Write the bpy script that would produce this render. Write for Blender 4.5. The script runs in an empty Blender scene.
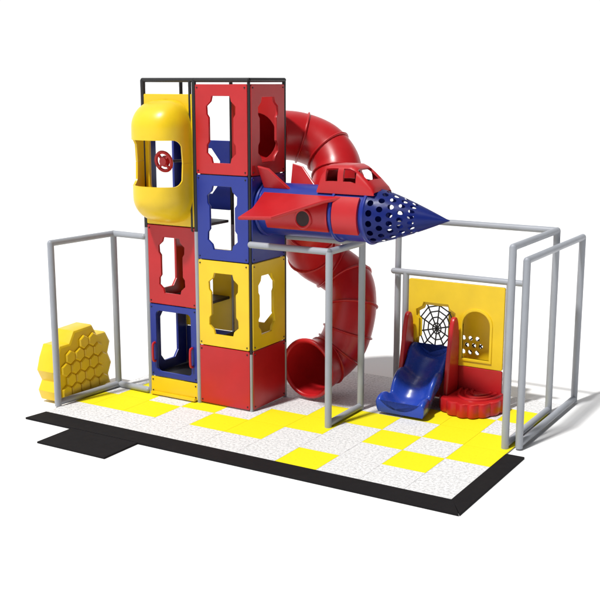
import bpy, bmesh, math, random
from mathutils import Vector, Matrix
random.seed(4)
S = bpy.context.scene
COL = S.collection
R = math.radians
PI = math.pi

# ------------------------------------------------------------------ materials
def plastic(name, col, rough=0.32, spec=0.5, var=0.06, bump=0.0, metal=0.0):
    m = bpy.data.materials.new(name); m.use_nodes = True
    nt = m.node_tree; b = nt.nodes['Principled BSDF']
    tc = nt.nodes.new('ShaderNodeTexCoord')
    n = nt.nodes.new('ShaderNodeTexNoise'); n.inputs['Scale'].default_value = 2.3; n.inputs['Detail'].default_value = 5
    nt.links.new(tc.outputs['Object'], n.inputs['Vector'])
    cr = nt.nodes.new('ShaderNodeValToRGB')
    cr.color_ramp.elements[0].position = .3; cr.color_ramp.elements[1].position = .7
    cr.color_ramp.elements[0].color = (*[c*(1-var) for c in col], 1)
    cr.color_ramp.elements[1].color = (*[min(1, c*(1+var)) for c in col], 1)
    nt.links.new(n.outputs['Fac'], cr.inputs['Fac'])
    nt.links.new(cr.outputs['Color'], b.inputs['Base Color'])
    # faint scuffs in the gloss
    n3 = nt.nodes.new('ShaderNodeTexNoise'); n3.inputs['Scale'].default_value = 7; n3.inputs['Detail'].default_value = 6
    nt.links.new(tc.outputs['Object'], n3.inputs['Vector'])
    mr = nt.nodes.new('ShaderNodeMapRange'); mr.inputs['To Min'].default_value = max(rough-.07, .05); mr.inputs['To Max'].default_value = rough+.09
    nt.links.new(n3.outputs['Fac'], mr.inputs['Value']); nt.links.new(mr.outputs['Result'], b.inputs['Roughness'])
    b.inputs['Specular IOR Level'].default_value = spec
    b.inputs['Metallic'].default_value = metal
    if bump:
        n2 = nt.nodes.new('ShaderNodeTexNoise'); n2.inputs['Scale'].default_value = 90
        nt.links.new(tc.outputs['Object'], n2.inputs['Vector'])
        bp = nt.nodes.new('ShaderNodeBump'); bp.inputs['Strength'].default_value = bump; bp.inputs['Distance'].default_value = .004
        nt.links.new(n2.outputs['Fac'], bp.inputs['Height']); nt.links.new(bp.outputs['Normal'], b.inputs['Normal'])
    return m

def speckled(name, base, fleck, amount=.5, pos=.35):
    m = bpy.data.materials.new(name); m.use_nodes = True
    nt = m.node_tree; b = nt.nodes['Principled BSDF']
    tc = nt.nodes.new('ShaderNodeTexCoord')
    v = nt.nodes.new('ShaderNodeTexNoise'); v.inputs['Scale'].default_value = 24; v.inputs['Detail'].default_value = 8; v.inputs['Roughness'].default_value = .8
    nt.links.new(tc.outputs['Object'], v.inputs['Vector'])
    cr = nt.nodes.new('ShaderNodeValToRGB')
    cr.color_ramp.elements[0].position = pos; cr.color_ramp.elements[0].color = (*fleck, 1)
    cr.color_ramp.elements[1].position = pos + .24*amount; cr.color_ramp.elements[1].color = (*base, 1)
    nt.links.new(v.outputs['Fac'], cr.inputs['Fac'])
    nt.links.new(cr.outputs['Color'], b.inputs['Base Color'])
    bp = nt.nodes.new('ShaderNodeBump'); bp.inputs['Strength'].default_value = .3; bp.inputs['Distance'].default_value = .006
    nt.links.new(v.outputs['Fac'], bp.inputs['Height']); nt.links.new(bp.outputs['Normal'], b.inputs['Normal'])
    b.inputs['Roughness'].default_value = .85
    b.inputs['Specular IOR Level'].default_value = .15
    return m

RED = plastic('red_plastic', (.48, .011, .015))
BLUE = plastic('blue_plastic', (.011, .029, .265))
YEL = plastic('yellow_plastic', (.82, .56, .011))
GREY = plastic('grey_pipe', (.33, .35, .39), rough=.42)
BLACK = plastic('black_pipe', (.012, .012, .014), rough=.45)
RUBBER = plastic('black_rubber', (.010, .009, .010), rough=.8, spec=.15, bump=.3)
SLIDEBLUE = plastic('slide_blue', (.016, .055, .38), rough=.26)
DARK = plastic('dark_void', (.02, .004, .005), rough=.6)
TWHITE = speckled('white_tile', (.80, .80, .80), (.38, .38, .38), .85)
TYEL = speckled('yellow_tile', (.84, .74, .012), (.72, .60, .01), .6, .32)
GROUT = plastic('tile_seam', (.34, .34, .32), rough=.9, spec=.1)
GROUNDM = plastic('white_ground', (.90, .90, .90), rough=.95, spec=.0, var=.0)

# ------------------------------------------------------------------ object helpers
def thing(name, label, cat, loc=(0, 0, 0), group=None):
    o = bpy.data.objects.new(name, None); COL.objects.link(o)
    o.location = loc; o['label'] = label; o['category'] = cat; o.empty_display_size = .2
    if group: o['group'] = group
    return o

def root_loc(p):
    while p.parent: p = p.parent
    return p.location.copy()

def finish(name, me, mats, parent=None, smooth=35, label=None, kind=None):
    """me is in world coordinates"""
    if not isinstance(mats, (list, tuple)): mats = [mats]
    if len(mats) == 1: me.materials.clear()
    for m in mats: me.materials.append(m)
    if smooth:
        me.polygons.foreach_set('use_smooth', [True]*len(me.polygons))
        me.set_sharp_from_angle(angle=R(smooth))
    o = bpy.data.objects.new(name, me); COL.objects.link(o)
    if parent is not None:
        me.transform(Matrix.Translation(-root_loc(parent)))
        o.parent = parent
    if label: o['label'] = label
    if kind: o['kind'] = kind
    me.update()
    return o

def bm_finish(name, bm, mats, parent=None, **k):
    bmesh.ops.recalc_face_normals(bm, faces=bm.faces[:])
    me = bpy.data.meshes.new(name); bm.to_mesh(me); bm.free()
    return finish(name, me, mats, parent, **k)

def plate(name, outer, holes, thick, M, mat, parent, bevel=.008, **k):
    """flat sheet in local XY with holes, thick along local Z, moved by M"""
    cu = bpy.data.curves.new('tmp', 'CURVE'); cu.dimensions = '2D'; cu.fill_mode = 'BOTH'
    cu.extrude = max(thick/2 - bevel, .001); cu.bevel_depth = bevel; cu.bevel_resolution = 1
    cu.offset = -bevel
    for pts in [outer]+list(holes):
        s = cu.splines.new('POLY'); s.points.add(len(pts)-1)
        for p, q in zip(s.points, pts): p.co = (q[0], q[1], 0, 1)
        s.use_cyclic_u = True
    to = bpy.data.objects.new('tmp', cu); COL.objects.link(to)
    dg = bpy.context.evaluated_depsgraph_get()
    me = bpy.data.meshes.new_from_object(to.evaluated_get(dg))
    bpy.data.objects.remove(to); bpy.data.curves.remove(cu)
    me.name = name
    me.transform(M)
    if M.determinant() < 0: me.flip_normals()
    return finish(name, me, mat, parent, **k)

def XZ(y):
    return Matrix(((1,0,0,0),(0,0,-1,y),(0,1,0,0),(0,0,0,1)))
def YZ(x):
    return Matrix(((0,0,1,x),(1,0,0,0),(0,1,0,0),(0,0,0,1)))
def XY(z):
    return Matrix.Translation((0,0,z))

def rect(x0, y0, x1, y1, c=0):
    if c <= 0: return [(x0,y0),(x1,y0),(x1,y1),(x0,y1)]
    out = []
    for cx, cy, a0 in ((x1-c,y0+c,-90),(x1-c,y1-c,0),(x0+c,y1-c,90),(x0+c,y0+c,180)):
        for k in range(5):
            a = R(a0+22.5*k); out.append((cx+c*math.cos(a), cy+c*math.sin(a)))
    return out
def circ(cx, cy, r, n=24, ry=None):
    ry = ry or r
    return [(cx+r*math.cos(2*PI*k/n), cy+ry*math.sin(2*PI*k/n)) for k in range(n)]
def fancy(cx, cy, w, h):
    a, b = w/2, h/2
    q = [(.62*a, b), (.70*a, .84*b), (a, .70*b), (.98*a, .46*b), (.84*a, .36*b)]
    right = q + [(x, -y) for x, y in reversed(q)]
    pts = right + [(-x, y) for x, y in reversed(right)]
    return [(cx+x, cy+y) for x, y in pts]
def cham(cx, cy, w, h, c=.3):
    a, b = w/2, h/2; k = c*w
    return [(cx-a+k,cy-b),(cx+a-k,cy-b),(cx+a,cy-b+k*1.2),(cx+a,cy+b-k*1.2),(cx+a-k,cy+b),(cx-a+k,cy+b),(cx-a,cy+b-k*1.2),(cx-a,cy-b+k*1.2)]
def arch(x0, x1, z0, z1, rise, n=12):
    c, a = (x0+x1)/2, (x1-x0)/2
    return [(x0, z0), (x1, z0)] + [(c+a*math.cos(PI*k/n), z1-rise+rise*math.sin(PI*k/n)) for k in range(n+1)]

def add_pipe(bm, p, q, r, n=16):
    p, q = Vector(p), Vector(q); d = q-p
    M = Matrix.Translation((p+q)/2) @ d.to_track_quat('Z', 'Y').to_matrix().to_4x4()
    bmesh.ops.create_cone(bm, cap_ends=True, segments=n, radius1=r, radius2=r, depth=d.length, matrix=M)
def add_ball(bm, p, r):
    bmesh.ops.create_uvsphere(bm, u_segments=16, v_segments=10, radius=r, matrix=Matrix.Translation(p))
def pipe(name, p, q, r, mat, parent, caps=False, **k):
    bm = bmesh.new(); add_pipe(bm, p, q, r)
    if caps: add_ball(bm, p, r*1.01); add_ball(bm, q, r*1.01)
    return bm_finish(name, bm, mat, parent, **k)
def add_box(bm, lo, hi):
    c = [(a+b)/2 for a, b in zip(lo, hi)]
    bmesh.ops.create_cube(bm, size=1, matrix=Matrix.Translation(c) @ Matrix.Diagonal([b-a for a, b in zip(lo, hi)]+[1]))
def box(name, lo, hi, mat, parent, bev=.01, **k):
    bm = bmesh.new(); add_box(bm, lo, hi)
    if bev: bmesh.ops.bevel(bm, geom=bm.edges[:], offset=bev, segments=2, affect='EDGES')
    return bm_finish(name, bm, mat, parent, **k)

def catmull(P, per=8):
    P = [Vector(p) for p in P]; out = []
    Q = [2*P[0]-P[1]] + P + [2*P[-1]-P[-2]]
    for i in range(1, len(Q)-2):
        a, b, c, d = Q[i-1], Q[i], Q[i+1], Q[i+2]
        for k in range(per):
            t = k/per
            out.append(.5*((2*b)+(c-a)*t+(2*a-5*b+4*c-d)*t*t+(3*b-a-3*c+d)*t**3))
    out.append(P[-1]); return out

def frames(path):
    fr = []; n = None
    for i, p in enumerate(path):
        t = (path[min(i+1, len(path)-1)]-path[max(i-1, 0)]).normalized()
        if n is None:
            n = t.orthogonal().normalized()
        n = (n - t*n.dot(t)).normalized(); fr.append((p, t, n, t.cross(n)))
    return fr
def sweep_ring(bm, fr, r, n=28, wall=.025):
    rings = []
    for j, (p, t, u, v) in enumerate(fr):
        rj = r(j/(len(fr)-1)) if callable(r) else r
        rings.append([[bm.verts.new(p+(u*math.cos(2*PI*k/n)+v*math.sin(2*PI*k/n))*rr) for k in range(n)] for rr in (rj, rj-wall)])
    for a, b in zip(rings, rings[1:]):
        for s in (0, 1):
            for k in range(n):
                bm.faces.new((a[s][k], a[s][(k+1)%n], b[s][(k+1)%n], b[s][k]))
    for e in (rings[0], rings[-1]):
        for k in range(n):
            bm.faces.new((e[0][k], e[0][(k+1)%n], e[1][(k+1)%n], e[1][k]))
def torus(bm, p, t, R0, r, n=32, m=8, sx=1.0):
    t = Vector(t).normalized(); u = t.orthogonal().normalized(); v = t.cross(u)
    rows = []
    for k in range(n):
        a = 2*PI*k/n; d = u*math.cos(a)+v*math.sin(a)
        rows.append([bm.verts.new(Vector(p)+d*(R0+r*math.cos(2*PI*j/m))+t*(r*sx*math.sin(2*PI*j/m))) for j in range(m)])
    for k in range(n):
        a, b = rows[k], rows[(k+1)%n]
        for j in range(m): bm.faces.new((a[j], a[(j+1)%m], b[(j+1)%m], b[j]))

# ------------------------------------------------------------------ setting
bm = bmesh.new(); bmesh.ops.create_circle(bm, cap_ends=True, segments=64, radius=900)
g = bm_finish('ground', bm, GROUNDM, None, smooth=0); g['kind'] = 'structure'
g.location.z = -.03

# ------------------------------------------------------------------ floor mat
T = .702
mx0, mx1, my0 = -2.62, 4.40, -1.78
my1 = my0+7*T
matt = thing('floor_mat', 'speckled yellow and white tiled play mat edged by black rubber strips', 'mat', (.9, .6, 0))
box('base_layer', (-2.99, my0+.004, -.028), (mx1-.004, my1-.004, -.012), GROUT, matt, bev=0)
yellow = {(1,1),(2,2),(3,1),(4,1),(4,2),(5,2),(5,3),(6,0),(6,3),(7,2),(8,1),(9,2),(9,3),(7,4),(8,4),(0,2),(8,3),(9,5),(-1,1),(0,3),(0,1)}
bm = bmesh.new()
for i in range(-1, 10):
    for j in range(7):
        n0 = len(bm.faces)
        x, y = mx0+i*T, my0+j*T
        x0 = max(x, -3.0)
        add_box(bm, (x0+.002, y+.002, -.012), (x+T-.002, y+T-.002, 0))
        bm.faces.ensure_lookup_table()
        for f in bm.faces[n0:]: f.material_index = 1 if (i, j) in yellow else 0
bm_finish('tile_surface', bm, [TWHITE, TYEL], matt, smooth=0)
def strip(name, pts, z0, z1, **k):
    M = XY((z0+z1)/2)
    return plate(name, pts, [], z1-z0, M, RUBBER, matt, bevel=.004, **k)
strip('border_strip', [(-3.06,-2.2),(4.68,-2.2),(4.42,-1.785),(-3.0,-1.785)], -.028, .004)
strip('border_strip', [(4.69,-2.19),(4.69,.28),(4.405,.28),(4.405,-1.77)], -.028, .004)
strip('entry_ramp', [(-2.03,-2.97),(-.66,-2.97),(-.66,-2.205),(-2.03,-2.205)], -.028, .000)

# ------------------------------------------------------------------ tower
M1 = 1.08; TY = 1.05
Z0, Z1, Z2, Z3 = 1.05, 2.54, 3.97, 5.44
tw = thing('climbing_tower', 'tall two bay climbing tower of stacked red, blue and yellow window panels', 'climbing tower', (-M1, TY/2, 0))
def tpost(x, y, split, r=.034):
    pipe('post', (x, y, 0), (x, y, split), r, GREY, tw)
    pipe('upper_post', (x, y, split), (x, y, 5.5), r-.002, BLACK, tw)
for x, y, sp, r_ in ((-2*M1,0,3.0,.045),(-M1,-.01,3.0,.04),(0,TY,1.0,.034),(-M1,TY,3.0,.034),(-2*M1,TY,3.0,.034)): tpost(x, y, sp, r_)
tpost(-.014,.014,1.0,.028)
pipe('upper_post', (-M1-.085,-.01,3.0), (-M1-.085,-.01,5.5), .026, BLACK, tw)
for a, b in (((-2*M1,0),(-M1,0)),((-M1,0),(0,0)),((0,0),(0,TY)),((0,TY),(-M1,TY)),((-M1,TY),(-2*M1,TY)),((-2*M1,TY),(-2*M1,0)),((-M1,0),(-M1,TY))):
    pipe('top_rail', (*a,5.5), (*b,5.5), .036, BLACK, tw, caps=True)
def bolts(pts, M, parent):
    for x, y in pts:
        bm = bmesh.new()
        bmesh.ops.create_cone(bm, cap_ends=True, segments=10, radius1=.015, radius2=.011, depth=.014, matrix=M @ Matrix.Translation((x, y, .029)))
        bm_finish('bolt', bm, BLACK, parent)
def corners(x0, z0, x1, z1): return [(x0+.07,z0+.06),(x1-.07,z0+.06),(x0+.07,z1-.06),(x1-.07,z1-.06)]
def fpanel(name, x0, x1, z0, z1, mat, holes, y=0, b=True, **k):
    p = plate(name, rect(x0+.024, z0+.008, x1-.024, z1-.008, .03), holes, .05, XZ(y), mat, tw, **k)
    if b and y < .5: bolts(corners(x0, z0, x1, z1), XZ(y), p)
    return p
xa, xb, xc = -2*M1, -M1, 0
cR = (xb+xc)/2; cL = (xa+xb)/2
fpanel('red_panel', xb, xc, Z2, Z3, RED, [fancy(cR, (Z2+Z3)/2, .58, 1.08)], label='red window panel at the top of the front')
fpanel('blue_panel', xb, xc, Z1, Z2, BLUE, [fancy(cR, (Z1+Z2)/2, .60, 1.06)])
fpanel('yellow_panel', xb, xc, Z0, Z1, YEL, [fancy(cR, (Z0+Z1)/2, .60, 1.06)])
fpanel('kick_panel', xb, xc, .02, Z0, RED, [])
def spanel(name, z0, z1, mat, holes, **k):
    p = plate(name, rect(.024, z0+.008, TY-.024, z1-.008, .03), holes, .05, YZ(0), mat, tw, **k)
    bolts(corners(0, z0, TY, z1), YZ(0), p)
spanel('red_panel', Z2, Z3, RED, [fancy(TY/2, (Z2+Z3)/2, .60, 1.05)])
spanel('blue_panel', Z1, Z2, BLUE, [])
spanel('yellow_panel', Z0, Z1, YEL, [fancy(TY/2-.08, (Z0+Z1)/2, .50, 1.0)])
spanel('kick_panel', .02, Z0, RED, [])
L0, L1, L2 = .34, 1.66, 3.06
fpanel('red_panel', xa, xb, L1, L2, RED, [fancy(cL, (L1+L2)/2, .56, .98)])
fpanel('blue_panel', xa, xb, L0, L1, BLUE, [rect(cL-.38, L0+.10, cL+.38, L1-.12, .08)])
fpanel('kick_panel', xa, xb, .02, L0, YEL, [], y=-.01)
box('step_lip', (xa+.05, -.10, .02), (xb-.05, -.04, .07), YEL, tw)
for sx in (cL-.41, cL+.41):
    bm = bmesh.new()
    pth = catmull([(sx,-.03,.62),(sx,-.09,.66),(sx,-.09,.92),(sx,-.03,.96)], 6)
    fr = frames(pth); sweep_ring(bm, fr, .022, 10, .021)
    bm_finish('grab_handle', bm, RED, tw)
# back panels
fpanel('yellow_panel', xb, xc, Z0, Z1, YEL, [cham(cR, (Z0+Z1)/2, .6, 1.0)], y=TY)
fpanel('yellow_panel', xa, xb, Z0, Z1, YEL, [cham(cL-.1, Z0+.8, .4, .8)], y=TY)
fpanel('red_panel', xb, xc, Z2, Z3, RED, [circ(cR, 4.55, .40, 32)], y=TY)
fpanel('blue_panel', xa, xb, .02, Z0, BLUE, [fancy(cL, .55, .5, .7)], y=TY)
fpanel('blue_panel', xa, xb, Z1+.7, Z2+.5, BLUE, [cham(cL, Z2-.05, .6, .8)], y=TY)
def lpanel(z0, z1, mat):
    plate('end_panel', rect(.03, z0, TY-.03, z1, .03), [cham(TY/2, (z0+z1)/2, .5, .72*(z1-z0), .2)], .05, YZ(xa), mat, tw)
lpanel(L0, L1, BLUE); lpanel(L1, L2, RED); lpanel(L2, 5.2, BLUE)
for x0, x1, z in ((xa,xb,L0),(xb,xc,Z0),(xa,xb,L1+.02),(xb,xc,Z1),(xa,xb,L2),(xb,xc,Z2-.02)):
    plate('deck', rect(x0+.05, .05, x1-.05, TY-.05), [rect(x0+.2,.45,x1-.35,.9,.05)] if z > .5 else [], .05, XY(z), BLACK, tw)
# bubble panel
bx0, bx1 = xa-.02, xb-.06
bp = fpanel('bubble_panel', xa, xb, L2, 5.28, YEL, [rect(bx0+.14, 3.45, bx1-.12, 4.85, .3)], b=False, label='yellow panel behind the bulging bubble window')
def bubble(zc, half, up):
    bm = bmesh.new()
    a = (bx1-bx0)/2; d = .58; n = 96; m = 14; rows = []
    sg = 1 if up else -1
    lev = [(half, 1.0), (zc, 1.0)] + [(zc+sg*.46*math.sin(PI/2*k/m), math.cos(PI/2*k/m)) for k in range(1, m+1)]
    cx = (bx0+bx1)/2; zmid = 4.15
    C0, C1 = 17.0, 37.0      # side strip ends / corner rounding ends (degrees along the wrap)
    for wall in (0, .035):
        R_ = []
        for li, (z, s) in enumerate(lev):
            s = max(s, .02)
            row = []
            for k in range(n+1):
                th = PI*k/n
                c_, s_ = math.cos(th), math.sin(th)
                x = -math.copysign(abs(c_)**.8, c_)*(a-wall)*(s**.6 if s < 1 else 1)
                y = -(abs(s_)**.8)*(d-wall)*s - .026
                zz = z-(wall*sg)*(li > 1)
                if li == 0:
                    dg = min(th, PI-th)*180/PI
                    if dg <= C0: zz = zmid+sg*.0015
                    elif dg < C1:
                        t = (C1-dg)/(C1-C0); rr = .17
                        zz = z-sg*rr*(1-math.sqrt(max(0, 1-t*t)))
                row.append(bm.verts.new((cx+x, y, zz)))
            R_.append(row)
        rows.append(R_)
        for p, q in zip(R_, R_[1:]):
            for k in range(n): bm.faces.new((p[k], p[k+1], q[k+1], q[k]))
    for k in range(n): bm.faces.new((rows[0][0][k], rows[0][0][k+1], rows[1][0][k+1], rows[1][0][k]))
    return bm
bm_finish('upper_dome', bubble(4.72, 4.53, True), YEL, bp)
bm_finish('lower_bowl', bubble(3.58, 3.77, False), YEL, bp)
wc = Vector((cL-.02,-.14,4.16))
bm = bmesh.new()
torus(bm, wc, (0,1,.2), .16, .03)
for k in range(4):
    a = PI/4+PI/2*k; add_pipe(bm, wc, wc+Vector((math.cos(a)*.16, 0, math.sin(a)*.16)), .025, 8)
bmesh.ops.create_cone(bm, cap_ends=True, segments=16, radius1=.10, radius2=.07, depth=.07, matrix=Matrix.Translation(wc) @ Matrix.Rotation(R(90),4,'X'))
bm_finish('steering_wheel', bm, RED, bp)
pipe('wheel_axle', wc, wc+Vector((0,.5,-.02)), .025, BLACK, bp)

# ------------------------------------------------------------------ net frames (pipes)
GR = 'grey pipe frames around the play area'
PR = .057
def frame(label, loc, posts, rails, r=PR):
    t = thing('pipe_frame', label, 'pipe frame', loc, GR)
    for (x, y, z) in posts: pipe('post', (x, y, 0), (x, y, z), r, GREY, t)
    for p, q in rails: pipe('rail', p, q, r*.96, GREY, t, caps=True)
    return t
h = 2.83
lp, lb = (-3.05,-1.44), (-2.93,.0)
frame('grey pipe frame left of the tower, its corner post against the honeycomb block', (-2.6,-.6,0),
      [(*lp,h),(*lb,h)],
      [((*lp,h),(*lb,h)),((*lb,h),(-2.22,-.03,h)),((*lp,.06),(*lb,.06)),((*lb,.06),(-2.22,-.03,.06))])
h = 2.87
frame('grey pipe frame under the jet in front of the spiral slide', (.8,.5,0),
      [(1.5,-.03,h),(1.5,1.08,h)],
      [((.05,-.06,h),(1.5,-.03,h)),((1.5,-.03,h),(1.5,1.08,h)),((1.5,-.03,.06),(1.5,1.08,.06)),((.06,1.08,h),(1.5,1.08,h))])
h = 3.1
frame('tall grey pipe frame reaching from the jet nose to the right corner', (3.3,1.8,0),
      [(4.3,.5,h),(4.3,2.55,h),(1.45,2.55,h)],
      [((4.3,.5,h),(4.3,2.55,h)),((1.45,2.55,h),(4.3,2.55,h)),((4.3,.5,.06),(4.3,2.55,.06))])
h = 2.9
frame('rightmost grey pipe frame, slightly lower than its neighbour', (4.48,2,0),
      [(4.48,.62,h),(4.48,3.4,h)],
      [((4.48,.62,h),(4.48,3.4,h)),((4.48,.62,.06),(4.48,3.4,.06))])

# ------------------------------------------------------------------ spiral slide
sl = thing('spiral_slide', 'red spiral tube slide coiling down behind the jet to an open mouth', 'slide', (.5,1.8,0))
P = [(-.54,1.08,4.55),(-.48,1.45,4.56),(-.18,1.84,4.52),(.22,2.0,4.34),(.54,1.92,4.0),(.64,1.64,3.58),(.40,1.50,3.16),(.10,1.66,2.76),(.04,2.0,2.40),(.26,2.30,2.16),(.60,2.28,1.94),(.80,2.06,1.60),(.81,1.92,1.20),(.73,1.82,.88),(.61,1.68,.68),(.51,1.42,.59),(.47,1.06,.58)]
path = catmull(P, 8); fr = frames(path); RT = .43
bm = bmesh.new(); sweep_ring(bm, fr, lambda t: RT+(.075*max(0,(t-.90)/.10)), n=32); bm_finish('tube', bm, RED, sl, smooth=50)
for i in range(8, len(fr)-12, 9):
    bm = bmesh.new(); torus(bm, fr[i][0], fr[i][1], RT+.008, .026, sx=.8); bm_finish('seam_flange', bm, RED, sl, smooth=60)
bm = bmesh.new(); torus(bm, fr[-1][0], fr[-1][1], RT+.068, .042, n=44, m=12); bm_finish('mouth_rim', bm, RED, sl, smooth=60)
pipe('support_pole', (.60,1.60,0), (.60,1.60,.30), .03, BLACK, sl)

# ------------------------------------------------------------------ jet
JY, JZ, JR = .50, 3.42, .43
jet = thing('toy_jet', 'red and blue play jet with perforated nose cone on the grey frame', 'play jet', (1.5,JY,2.95))
NX = 2.04
bm = bmesh.new(); fr = frames([Vector((x,JY,JZ)) for x in (.03,.6,1.2,NX-.03)]); sweep_ring(bm, fr, JR, 40, .03)
fus = bm_finish('fuselage', bm, BLUE, jet)
def shell(x0, x1, a0, a1, r, n=16, th=.03):
    bm = bmesh.new(); g_ = []
    for rr in (r, r+th):
        g_.append([[bm.verts.new((x, JY-rr*math.cos(a0+(a1-a0)*k/n), JZ+rr*math.sin(a0+(a1-a0)*k/n))) for k in range(n+1)] for x in (x0, x1)])
    for s in g_:
        for k in range(n): bm.faces.new((s[0][k], s[0][k+1], s[1][k+1], s[1][k]))
    for e in (0, 1):
        for k in range(n): bm.faces.new((g_[0][e][k], g_[0][e][k+1], g_[1][e][k+1], g_[1][e][k]))
    for k in (0, n): bm.faces.new((g_[0][0][k], g_[0][1][k], g_[1][1][k], g_[1][0][k]))
    return bm
for s in (0, PI):
    sp_ = bm_finish('side_panel', shell(.25, 1.40, s+R(-36), s+R(36), JR+.002), RED, jet)
    if s == 0:
        bm = bmesh.new(); torus(bm, (.98, JY-JR-.03, JZ-.07), (0,1,0), .14, .024, n=28); bm_finish('porthole', bm, RED, sp_)
        bm = bmesh.new(); bmesh.ops.create_cone(bm, cap_ends=True, segments=28, radius1=.135, radius2=.135, depth=.02, matrix=Matrix.Translation((.98,JY-JR-.03,JZ-.07)) @ Matrix.Rotation(R(90),4,'X'))
        bm_finish('porthole_pane', bm, DARK, sp_)
for s in (0, PI):
    bm_finish('intake_panel', shell(1.50, 1.94, s+R(-35), s+R(40), JR+.002, th=.05), RED, jet)
for x in (.06, 1.45, NX-.03):
    bm = bmesh.new(); torus(bm, (x,JY,JZ), (1,0,0), JR+.005, .03, n=40); bm_finish('seam_ring', bm, BLUE, jet)
def prof(t):
    return (NX+(3.29-NX)*t, (JR+.005)*(1-t**1.24))
bm = bmesh.new(); NA, NR = 16, 5
def nose_pt(u, a, off=0.0):
    x, r = prof(u); r = max(r-off, .004)
    return Vector((x, JY+r*math.cos(a), JZ+r*math.sin(a)))
cache = {}
def nv(u, a):
    key = (round(u,5), round(a % (2*PI),5) % round(2*PI,5))
    if key not in cache: cache[key] = bm.verts.new(nose_pt(u, a))
    return cache[key]
um = .62
edges_u = [um*(k/NR) for k in range(NR+1)]
Q = 4
for i in range(NR):
    u0, u1 = edges_u[i], edges_u[i+1]
    for j in range(NA):
        off = .5*(i % 2)
        a0, a1 = 2*PI*(j+off)/NA, 2*PI*(j+1+off)/NA
        sq = [(u0,a0+(a1-a0)*k/Q) for k in range(Q)]+[(u0+(u1-u0)*k/Q,a1) for k in range(Q)]+[(u1,a1-(a1-a0)*k/Q) for k in range(Q)]+[(u1-(u1-u0)*k/Q,a0) for k in range(Q)]
        outer = [nv(u, a) for u, a in sq]
        uc, ac = (u0+u1)/2, (a0+a1)/2
        inner = []
        for u, a in sq:
            nu, na = (u-uc)/((u1-u0)/2), (a-ac)/((a1-a0)/2)
            f_ = .62/math.hypot(nu, na)
            inner.append(bm.verts.new(nose_pt(uc+(u-uc)*f_, ac+(a-ac)*f_)))
        for k in range(4*Q):
            k2 = (k+1) % (4*Q)
            bm.faces.new((outer[k], outer[k2], inner[k2], inner[k]))
rows = [um+(1-um)*k/6 for k in range(7)]
nn = NA*Q*1
for u0, u1 in zip(rows, rows[1:]):
    for j in range(nn):
        a0, a1 = 2*PI*j/nn, 2*PI*(j+1)/nn
        bm.faces.new((nv(u0,a0), nv(u0,a1), nv(u1,a1), nv(u1,a0)))
bmesh.ops.solidify(bm, geom=bm.faces[:], thickness=.014)
bm_finish('nose_cone', bm, BLUE, jet, smooth=40)
for s in (-1, 1):
    pts = [(1.66, .0), (1.40, .18), (.86, .90), (.30, .98), (.34, .62), (.18, .0)]
    M = Matrix.Translation((0, JY+s*.35, JZ+.28)) @ Matrix(((1,0,0,0),(0,s,0,0),(0,0,1,0),(0,0,0,1))) @ Matrix.Rotation(R(-18), 4, 'X')
    plate('wing', pts, [], .06, M, RED, jet, bevel=.02)
    x0 = .10 if s < 0 else .34
    pts = [(x0, 0), (x0+.50, 0), (x0+.16, .34), (x0-.04, .38)]
    M = Matrix.Translation((0, JY+s*.22, JZ+.36)) @ Matrix.Rotation(R(90), 4, 'X') @ Matrix.Rotation(R(-s*20), 4, 'X')
    plate('tail_fin', pts, [], .05, M, RED, jet, bevel=.015)
def canopy():
    prf = [(1.14,.06),(1.20,.30),(1.30,.44),(1.42,.455),(1.56,.455),(1.72,.455),(1.80,.42),(1.90,.34),(2.02,.23),(2.12,.12),(2.15,.05)]
    xs = []
    for (x0,z0),(x1,z1) in zip(prf, prf[1:]):
        for k in range(3): xs.append((x0+(x1-x0)*k/3, z0+(z1-z0)*k/3))
    xs.append(prf[-1])
    n = 24; bm = bmesh.new(); G = []
    for px, pz in xs:
        row = []
        for k in range(n+1):
            a = PI*k/n
            c_, s_ = math.cos(a), math.sin(a)
            row.append(bm.verts.new((px, JY-.31*math.copysign(abs(c_)**.42, c_), JZ+.34+max(pz,.02)*abs(s_)**.42)))
        G.append(row)
    for i in range(len(G)-1):
        for k in range(n):
            xm = (xs[i][0]+xs[i+1][0])/2
            side = (1 <= k <= 5) or (n-6 <= k <= n-2)
            if side and (1.30 < xm < 1.50 or 1.60 < xm < 1.84): continue
            if 8 <= k <= 15 and 1.84 < xm < 2.03: continue
            bm.faces.new((G[i][k], G[i][k+1], G[i+1][k+1], G[i+1][k]))
    bmesh.ops.recalc_face_normals(bm, faces=bm.faces[:])
    bmesh.ops.solidify(bm, geom=bm.faces[:], thickness=.04)
    bm_finish('canopy', bm, RED, jet, smooth=40)
canopy()

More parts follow.
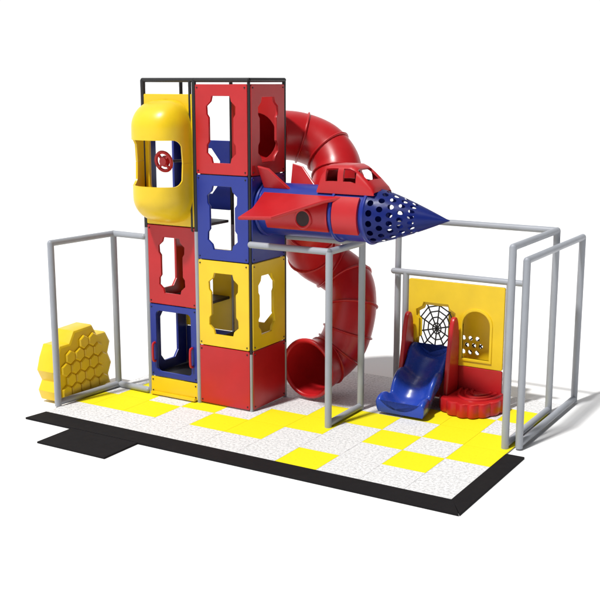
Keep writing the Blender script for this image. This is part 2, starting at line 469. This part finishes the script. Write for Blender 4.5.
# ------------------------------------------------------------------ toddler play wall
WY = 2.38
wall = thing('play_wall', 'yellow play wall panel with webbed and arched windows behind the small slide', 'play panel', (2.6,WY,0))
for x in (1.69, 3.60): pipe('post', (x, WY, 0), (x, WY, 2.2), PR, GREY, wall)
pipe('top_rail', (1.45, WY, 2.2), (3.85, WY, 2.2), PR*.95, GREY, wall, caps=True)
rw = (2.28, 1.24)
arc = (2.79,3.29,.80,1.64,.24)
plate('yellow_panel', rect(1.76, .66, 3.53, 2.10, .03), [fancy(*rw, .74, .92), arch(*arc)], .05, XZ(WY), YEL, wall)
plate('kick_panel', rect(1.76, .02, 3.53, .65, .03), [], .05, XZ(WY), RED, wall)
plate('window_frame', arch(2.745,3.335,.755,1.69,.27), [arch(*arc)], .066, XZ(WY-.012), YEL, wall, bevel=.008)
bm = bmesh.new()
for k in range(5):
    a = PI*k/5+.2; l = .44
    add_pipe(bm, (rw[0]-l*.9*math.cos(a), WY+.05, rw[1]-l*1.1*math.sin(a)), (rw[0]+l*.9*math.cos(a), WY+.05, rw[1]+l*1.1*math.sin(a)), .014, 6)
for rr in (.09, .19, .29, .38):
    for k in range(10):
        a, b = PI*k/5+.2, PI*(k+1)/5+.2
        add_pipe(bm, (rw[0]+rr*.9*math.cos(a), WY+.05, rw[1]+rr*1.1*math.sin(a)), (rw[0]+rr*.9*math.cos(b), WY+.05, rw[1]+rr*1.1*math.sin(b)), .013, 6)
bm_finish('window_web', bm, BLACK, wall)
plate('window_rim', fancy(rw[0], rw[1], .80, .98), [fancy(rw[0], rw[1], .66, .82)], .02, XZ(WY+.04), YEL, wall, bevel=.003)
def lattice(cx, cz, y, l, d0, r):
    bm = bmesh.new()
    for sg in (1, -1):
        for k in (-1, 0, 1):
            c_, s_ = math.cos(PI/4*sg), math.sin(PI/4*sg); d = k*d0
            add_pipe(bm, (cx-d*s_-l*c_, y+.015*sg, cz+d*c_-l*s_), (cx-d*s_+l*c_, y+.015*sg, cz+d*c_+l*s_), r, 6)
    bm_finish('window_lattice', bm, BLACK, wall)
bh = [circ(2.77+dx*.13+(.065 if dz % 2 else 0), .80+dz*.125, .042, 10) for dx in (-1,0,1) for dz in range(0,3)]
plate('back_panel', rect(2.34, .05, 3.30, 2.0, .03), bh, .05, XZ(WY+.42), YEL, wall)
lattice(2.80, .92, WY+.46, .20, .10, .014)
plate('roof_panel', rect(2.34, WY+.03, 3.30, WY+.39), [], .04, XY(2.0), YEL, wall)

# ------------------------------------------------------------------ small slide
ms = thing('small_slide', 'small blue slide between two curved red side panels', 'slide', (2.28,1.6,0))
sp2 = catmull([(0,2.34,.77),(0,2.22,.75),(0,2.08,.65),(0,1.92,.50),(0,1.76,.43),(0,1.60,.35),(0,1.46,.20),(0,1.30,.13),(0,1.12,.13),(0,1.0,.11)], 6)
W = .30
cs = []
for k in range(17):
    u = -1+2*k/16
    cs.append((u*W, .17*abs(u)**2.4))
lip = [(W+.02,.185),(W+.05,.185),(W+.075,.16),(W+.08,.12),(W+.07,.0),(W+.05,-.06)]
bm = bmesh.new(); R_ = []
for i, p in enumerate(sp2):
    t = (sp2[min(i+1,len(sp2)-1)]-sp2[max(i-1,0)]).normalized(); nrm = Vector((1,0,0)).cross(t); nrm = nrm if nrm.z > 0 else -nrm
    f = i/(len(sp2)-1)
    fl = 1+.16*max(0,(f-.55)/.45)+.035*math.sin(f*PI*5)
    lh = 1+.22*math.sin(f*PI*5+.6)
    c0 = Vector((2.28, p.y, p.z))
    sec = [(x, z*lh) for x, z in cs]+[(x, z*lh if z > 0 else z) for x, z in lip]+[(-x, z*lh if z > 0 else z) for x, z in reversed(lip)]
    R_.append([bm.verts.new(c0+Vector((x*fl,0,0))+nrm*z) for x, z in sec])
n = len(R_[0])
for a, b in zip(R_, R_[1:]):
    for k in range(n): bm.faces.new((a[k], a[(k+1)%n], b[(k+1)%n], b[k]))
bm.faces.new(R_[0]); bm.faces.new(R_[-1])
bmesh.ops.triangulate(bm, faces=[f for f in bm.faces if len(f.verts) > 4])
bm_finish('slide_bed', bm, SLIDEBLUE, ms, smooth=60)
hc_ = catmull([(2.33,1.12,0),(2.29,1.40,0),(2.20,1.54,0),(2.09,1.50,0),(2.02,1.28,0),(1.96,.98,0),(1.91,.72,0),(1.88,.42,0),(1.86,.14,0),(1.86,.04,0)], 5)
hood = [(2.34,.04)]+[(v.x, v.y) for v in hc_]
for x in (1.85, 2.71): plate('side_panel', hood, [], .08, YZ(x), RED, ms, bevel=.02)

# ------------------------------------------------------------------ step
st = thing('step_block', 'low red scalloped step beside the small slide', 'step', (3.2,2.1,0))
SX = 3.17; XL = 2.758; YF = 1.845
out = []
for k in range(141):
    a = PI+PI*k/140
    rr = 1+.06*abs(math.sin(9*a))
    rx = .66 if math.cos(a) < 0 else .50
    q = (SX+rx*rr*math.cos(a), 2.34+.82*rr*math.sin(a))
    if q[1] < YF: out.append(q)
    elif q[0] > XL: out.append(q)
outline = [(XL, 2.34), (XL, YF), (out[0][0], YF)] + out
tr = plate('tread', outline, [], .24, XY(.13), RED, st, bevel=.03)
for rx in (.36, .26, .16):
    bm = bmesh.new(); pth = [Vector((SX+.02+rx*math.cos(PI+PI*k/24), 2.33+rx*1.6*math.sin(PI+PI*k/24), .254)) for k in range(25)]
    sweep_ring(bm, frames(pth), .03, 8, .029); bm_finish('tread_ridge', bm, RED, tr)

# ------------------------------------------------------------------ honeycomb climber
hc = thing('honeycomb_climber', 'yellow honeycomb climbing block at the foot of the left frame', 'climbing block', (-3.35,-.7,0))
outl = [(-1.34,.03),(-1.40,.20),(-1.31,.36),(-1.41,.56),(-1.34,.78),(-1.23,1.0),(-1.0,1.0),(-.88,1.2),(-.40,1.22),(-.28,1.02),(-.05,1.02),(.07,.82),(.0,.62),(.09,.42),(.0,.22),(.05,.03)]
FX = -3.15
plate('block', outl, [], .42, YZ(FX-.21), YEL, hc, bevel=.045)
bm = bmesh.new(); s = .135
for i in range(-8, 10):
    for j in range(0, 8):
        y = -.66+i*s*math.sqrt(3)+(j%2)*s*math.sqrt(3)/2; z = .05+j*s*1.5+.10
        if y < -1.20 or y > -.10 or z > 1.08 or (z > .90 and (y < -.85 or y > -.38)): continue
        v0 = []
        for sc, xx in ((.93,-.01),(.93,.026),(.78,.044)):
            v0.append([bm.verts.new((FX+xx, y+s*sc*math.sin(PI/3*k), z+s*sc*math.cos(PI/3*k))) for k in range(6)])
        for a, b in zip(v0, v0[1:]):
            for k in range(6): bm.faces.new((a[k], a[(k+1)%6], b[(k+1)%6], b[k]))
        bm.faces.new(v0[-1])
bm_finish('hexagon_cells', bm, YEL, hc, smooth=20)

# ------------------------------------------------------------------ light, world, camera
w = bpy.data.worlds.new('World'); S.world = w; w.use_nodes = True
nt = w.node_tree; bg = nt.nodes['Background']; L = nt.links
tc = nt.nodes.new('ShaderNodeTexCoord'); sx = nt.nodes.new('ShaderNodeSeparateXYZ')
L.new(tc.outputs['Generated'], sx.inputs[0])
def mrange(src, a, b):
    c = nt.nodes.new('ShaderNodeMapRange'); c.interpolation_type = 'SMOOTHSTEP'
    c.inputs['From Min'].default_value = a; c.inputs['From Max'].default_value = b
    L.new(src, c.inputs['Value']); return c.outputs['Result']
# invented surround light: white north west, grey elsewhere, dimmed east to shade right faces
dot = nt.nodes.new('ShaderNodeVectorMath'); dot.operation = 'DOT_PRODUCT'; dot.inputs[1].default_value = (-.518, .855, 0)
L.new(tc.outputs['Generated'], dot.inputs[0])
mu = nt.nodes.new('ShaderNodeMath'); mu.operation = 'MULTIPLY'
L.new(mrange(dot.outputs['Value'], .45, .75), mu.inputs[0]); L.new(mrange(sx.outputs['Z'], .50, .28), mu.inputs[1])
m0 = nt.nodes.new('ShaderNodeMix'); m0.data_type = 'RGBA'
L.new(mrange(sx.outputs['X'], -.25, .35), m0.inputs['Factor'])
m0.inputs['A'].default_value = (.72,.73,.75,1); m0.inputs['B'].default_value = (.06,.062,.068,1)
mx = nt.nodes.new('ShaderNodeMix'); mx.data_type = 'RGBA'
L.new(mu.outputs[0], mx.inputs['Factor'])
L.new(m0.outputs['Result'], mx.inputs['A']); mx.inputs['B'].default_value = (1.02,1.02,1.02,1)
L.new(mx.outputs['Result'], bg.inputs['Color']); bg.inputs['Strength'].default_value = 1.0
sun = bpy.data.lights.new('Sun', 'SUN'); sun.energy = 3.6; sun.angle = R(3.5); sun.color = (1,.985,.96)
so = bpy.data.objects.new('Sun', sun); COL.objects.link(so)
so.rotation_euler = Vector((.13,.52,-1.0)).to_track_quat('-Z','Y').to_euler()

cam = bpy.data.cameras.new('Camera'); cam.sensor_width = 36; cam.lens = 1057*36/600; cam.clip_end = 5000
co = bpy.data.objects.new('Camera', cam); COL.objects.link(co)
co.location = (9.566,-14.227,5.5); co.rotation_euler = (R(90)-math.atan(220/1057), 0, R(31.2))
S.camera = co
S.view_settings.view_transform = 'Standard'; S.view_settings.look = 'None'; S.view_settings.exposure = 0
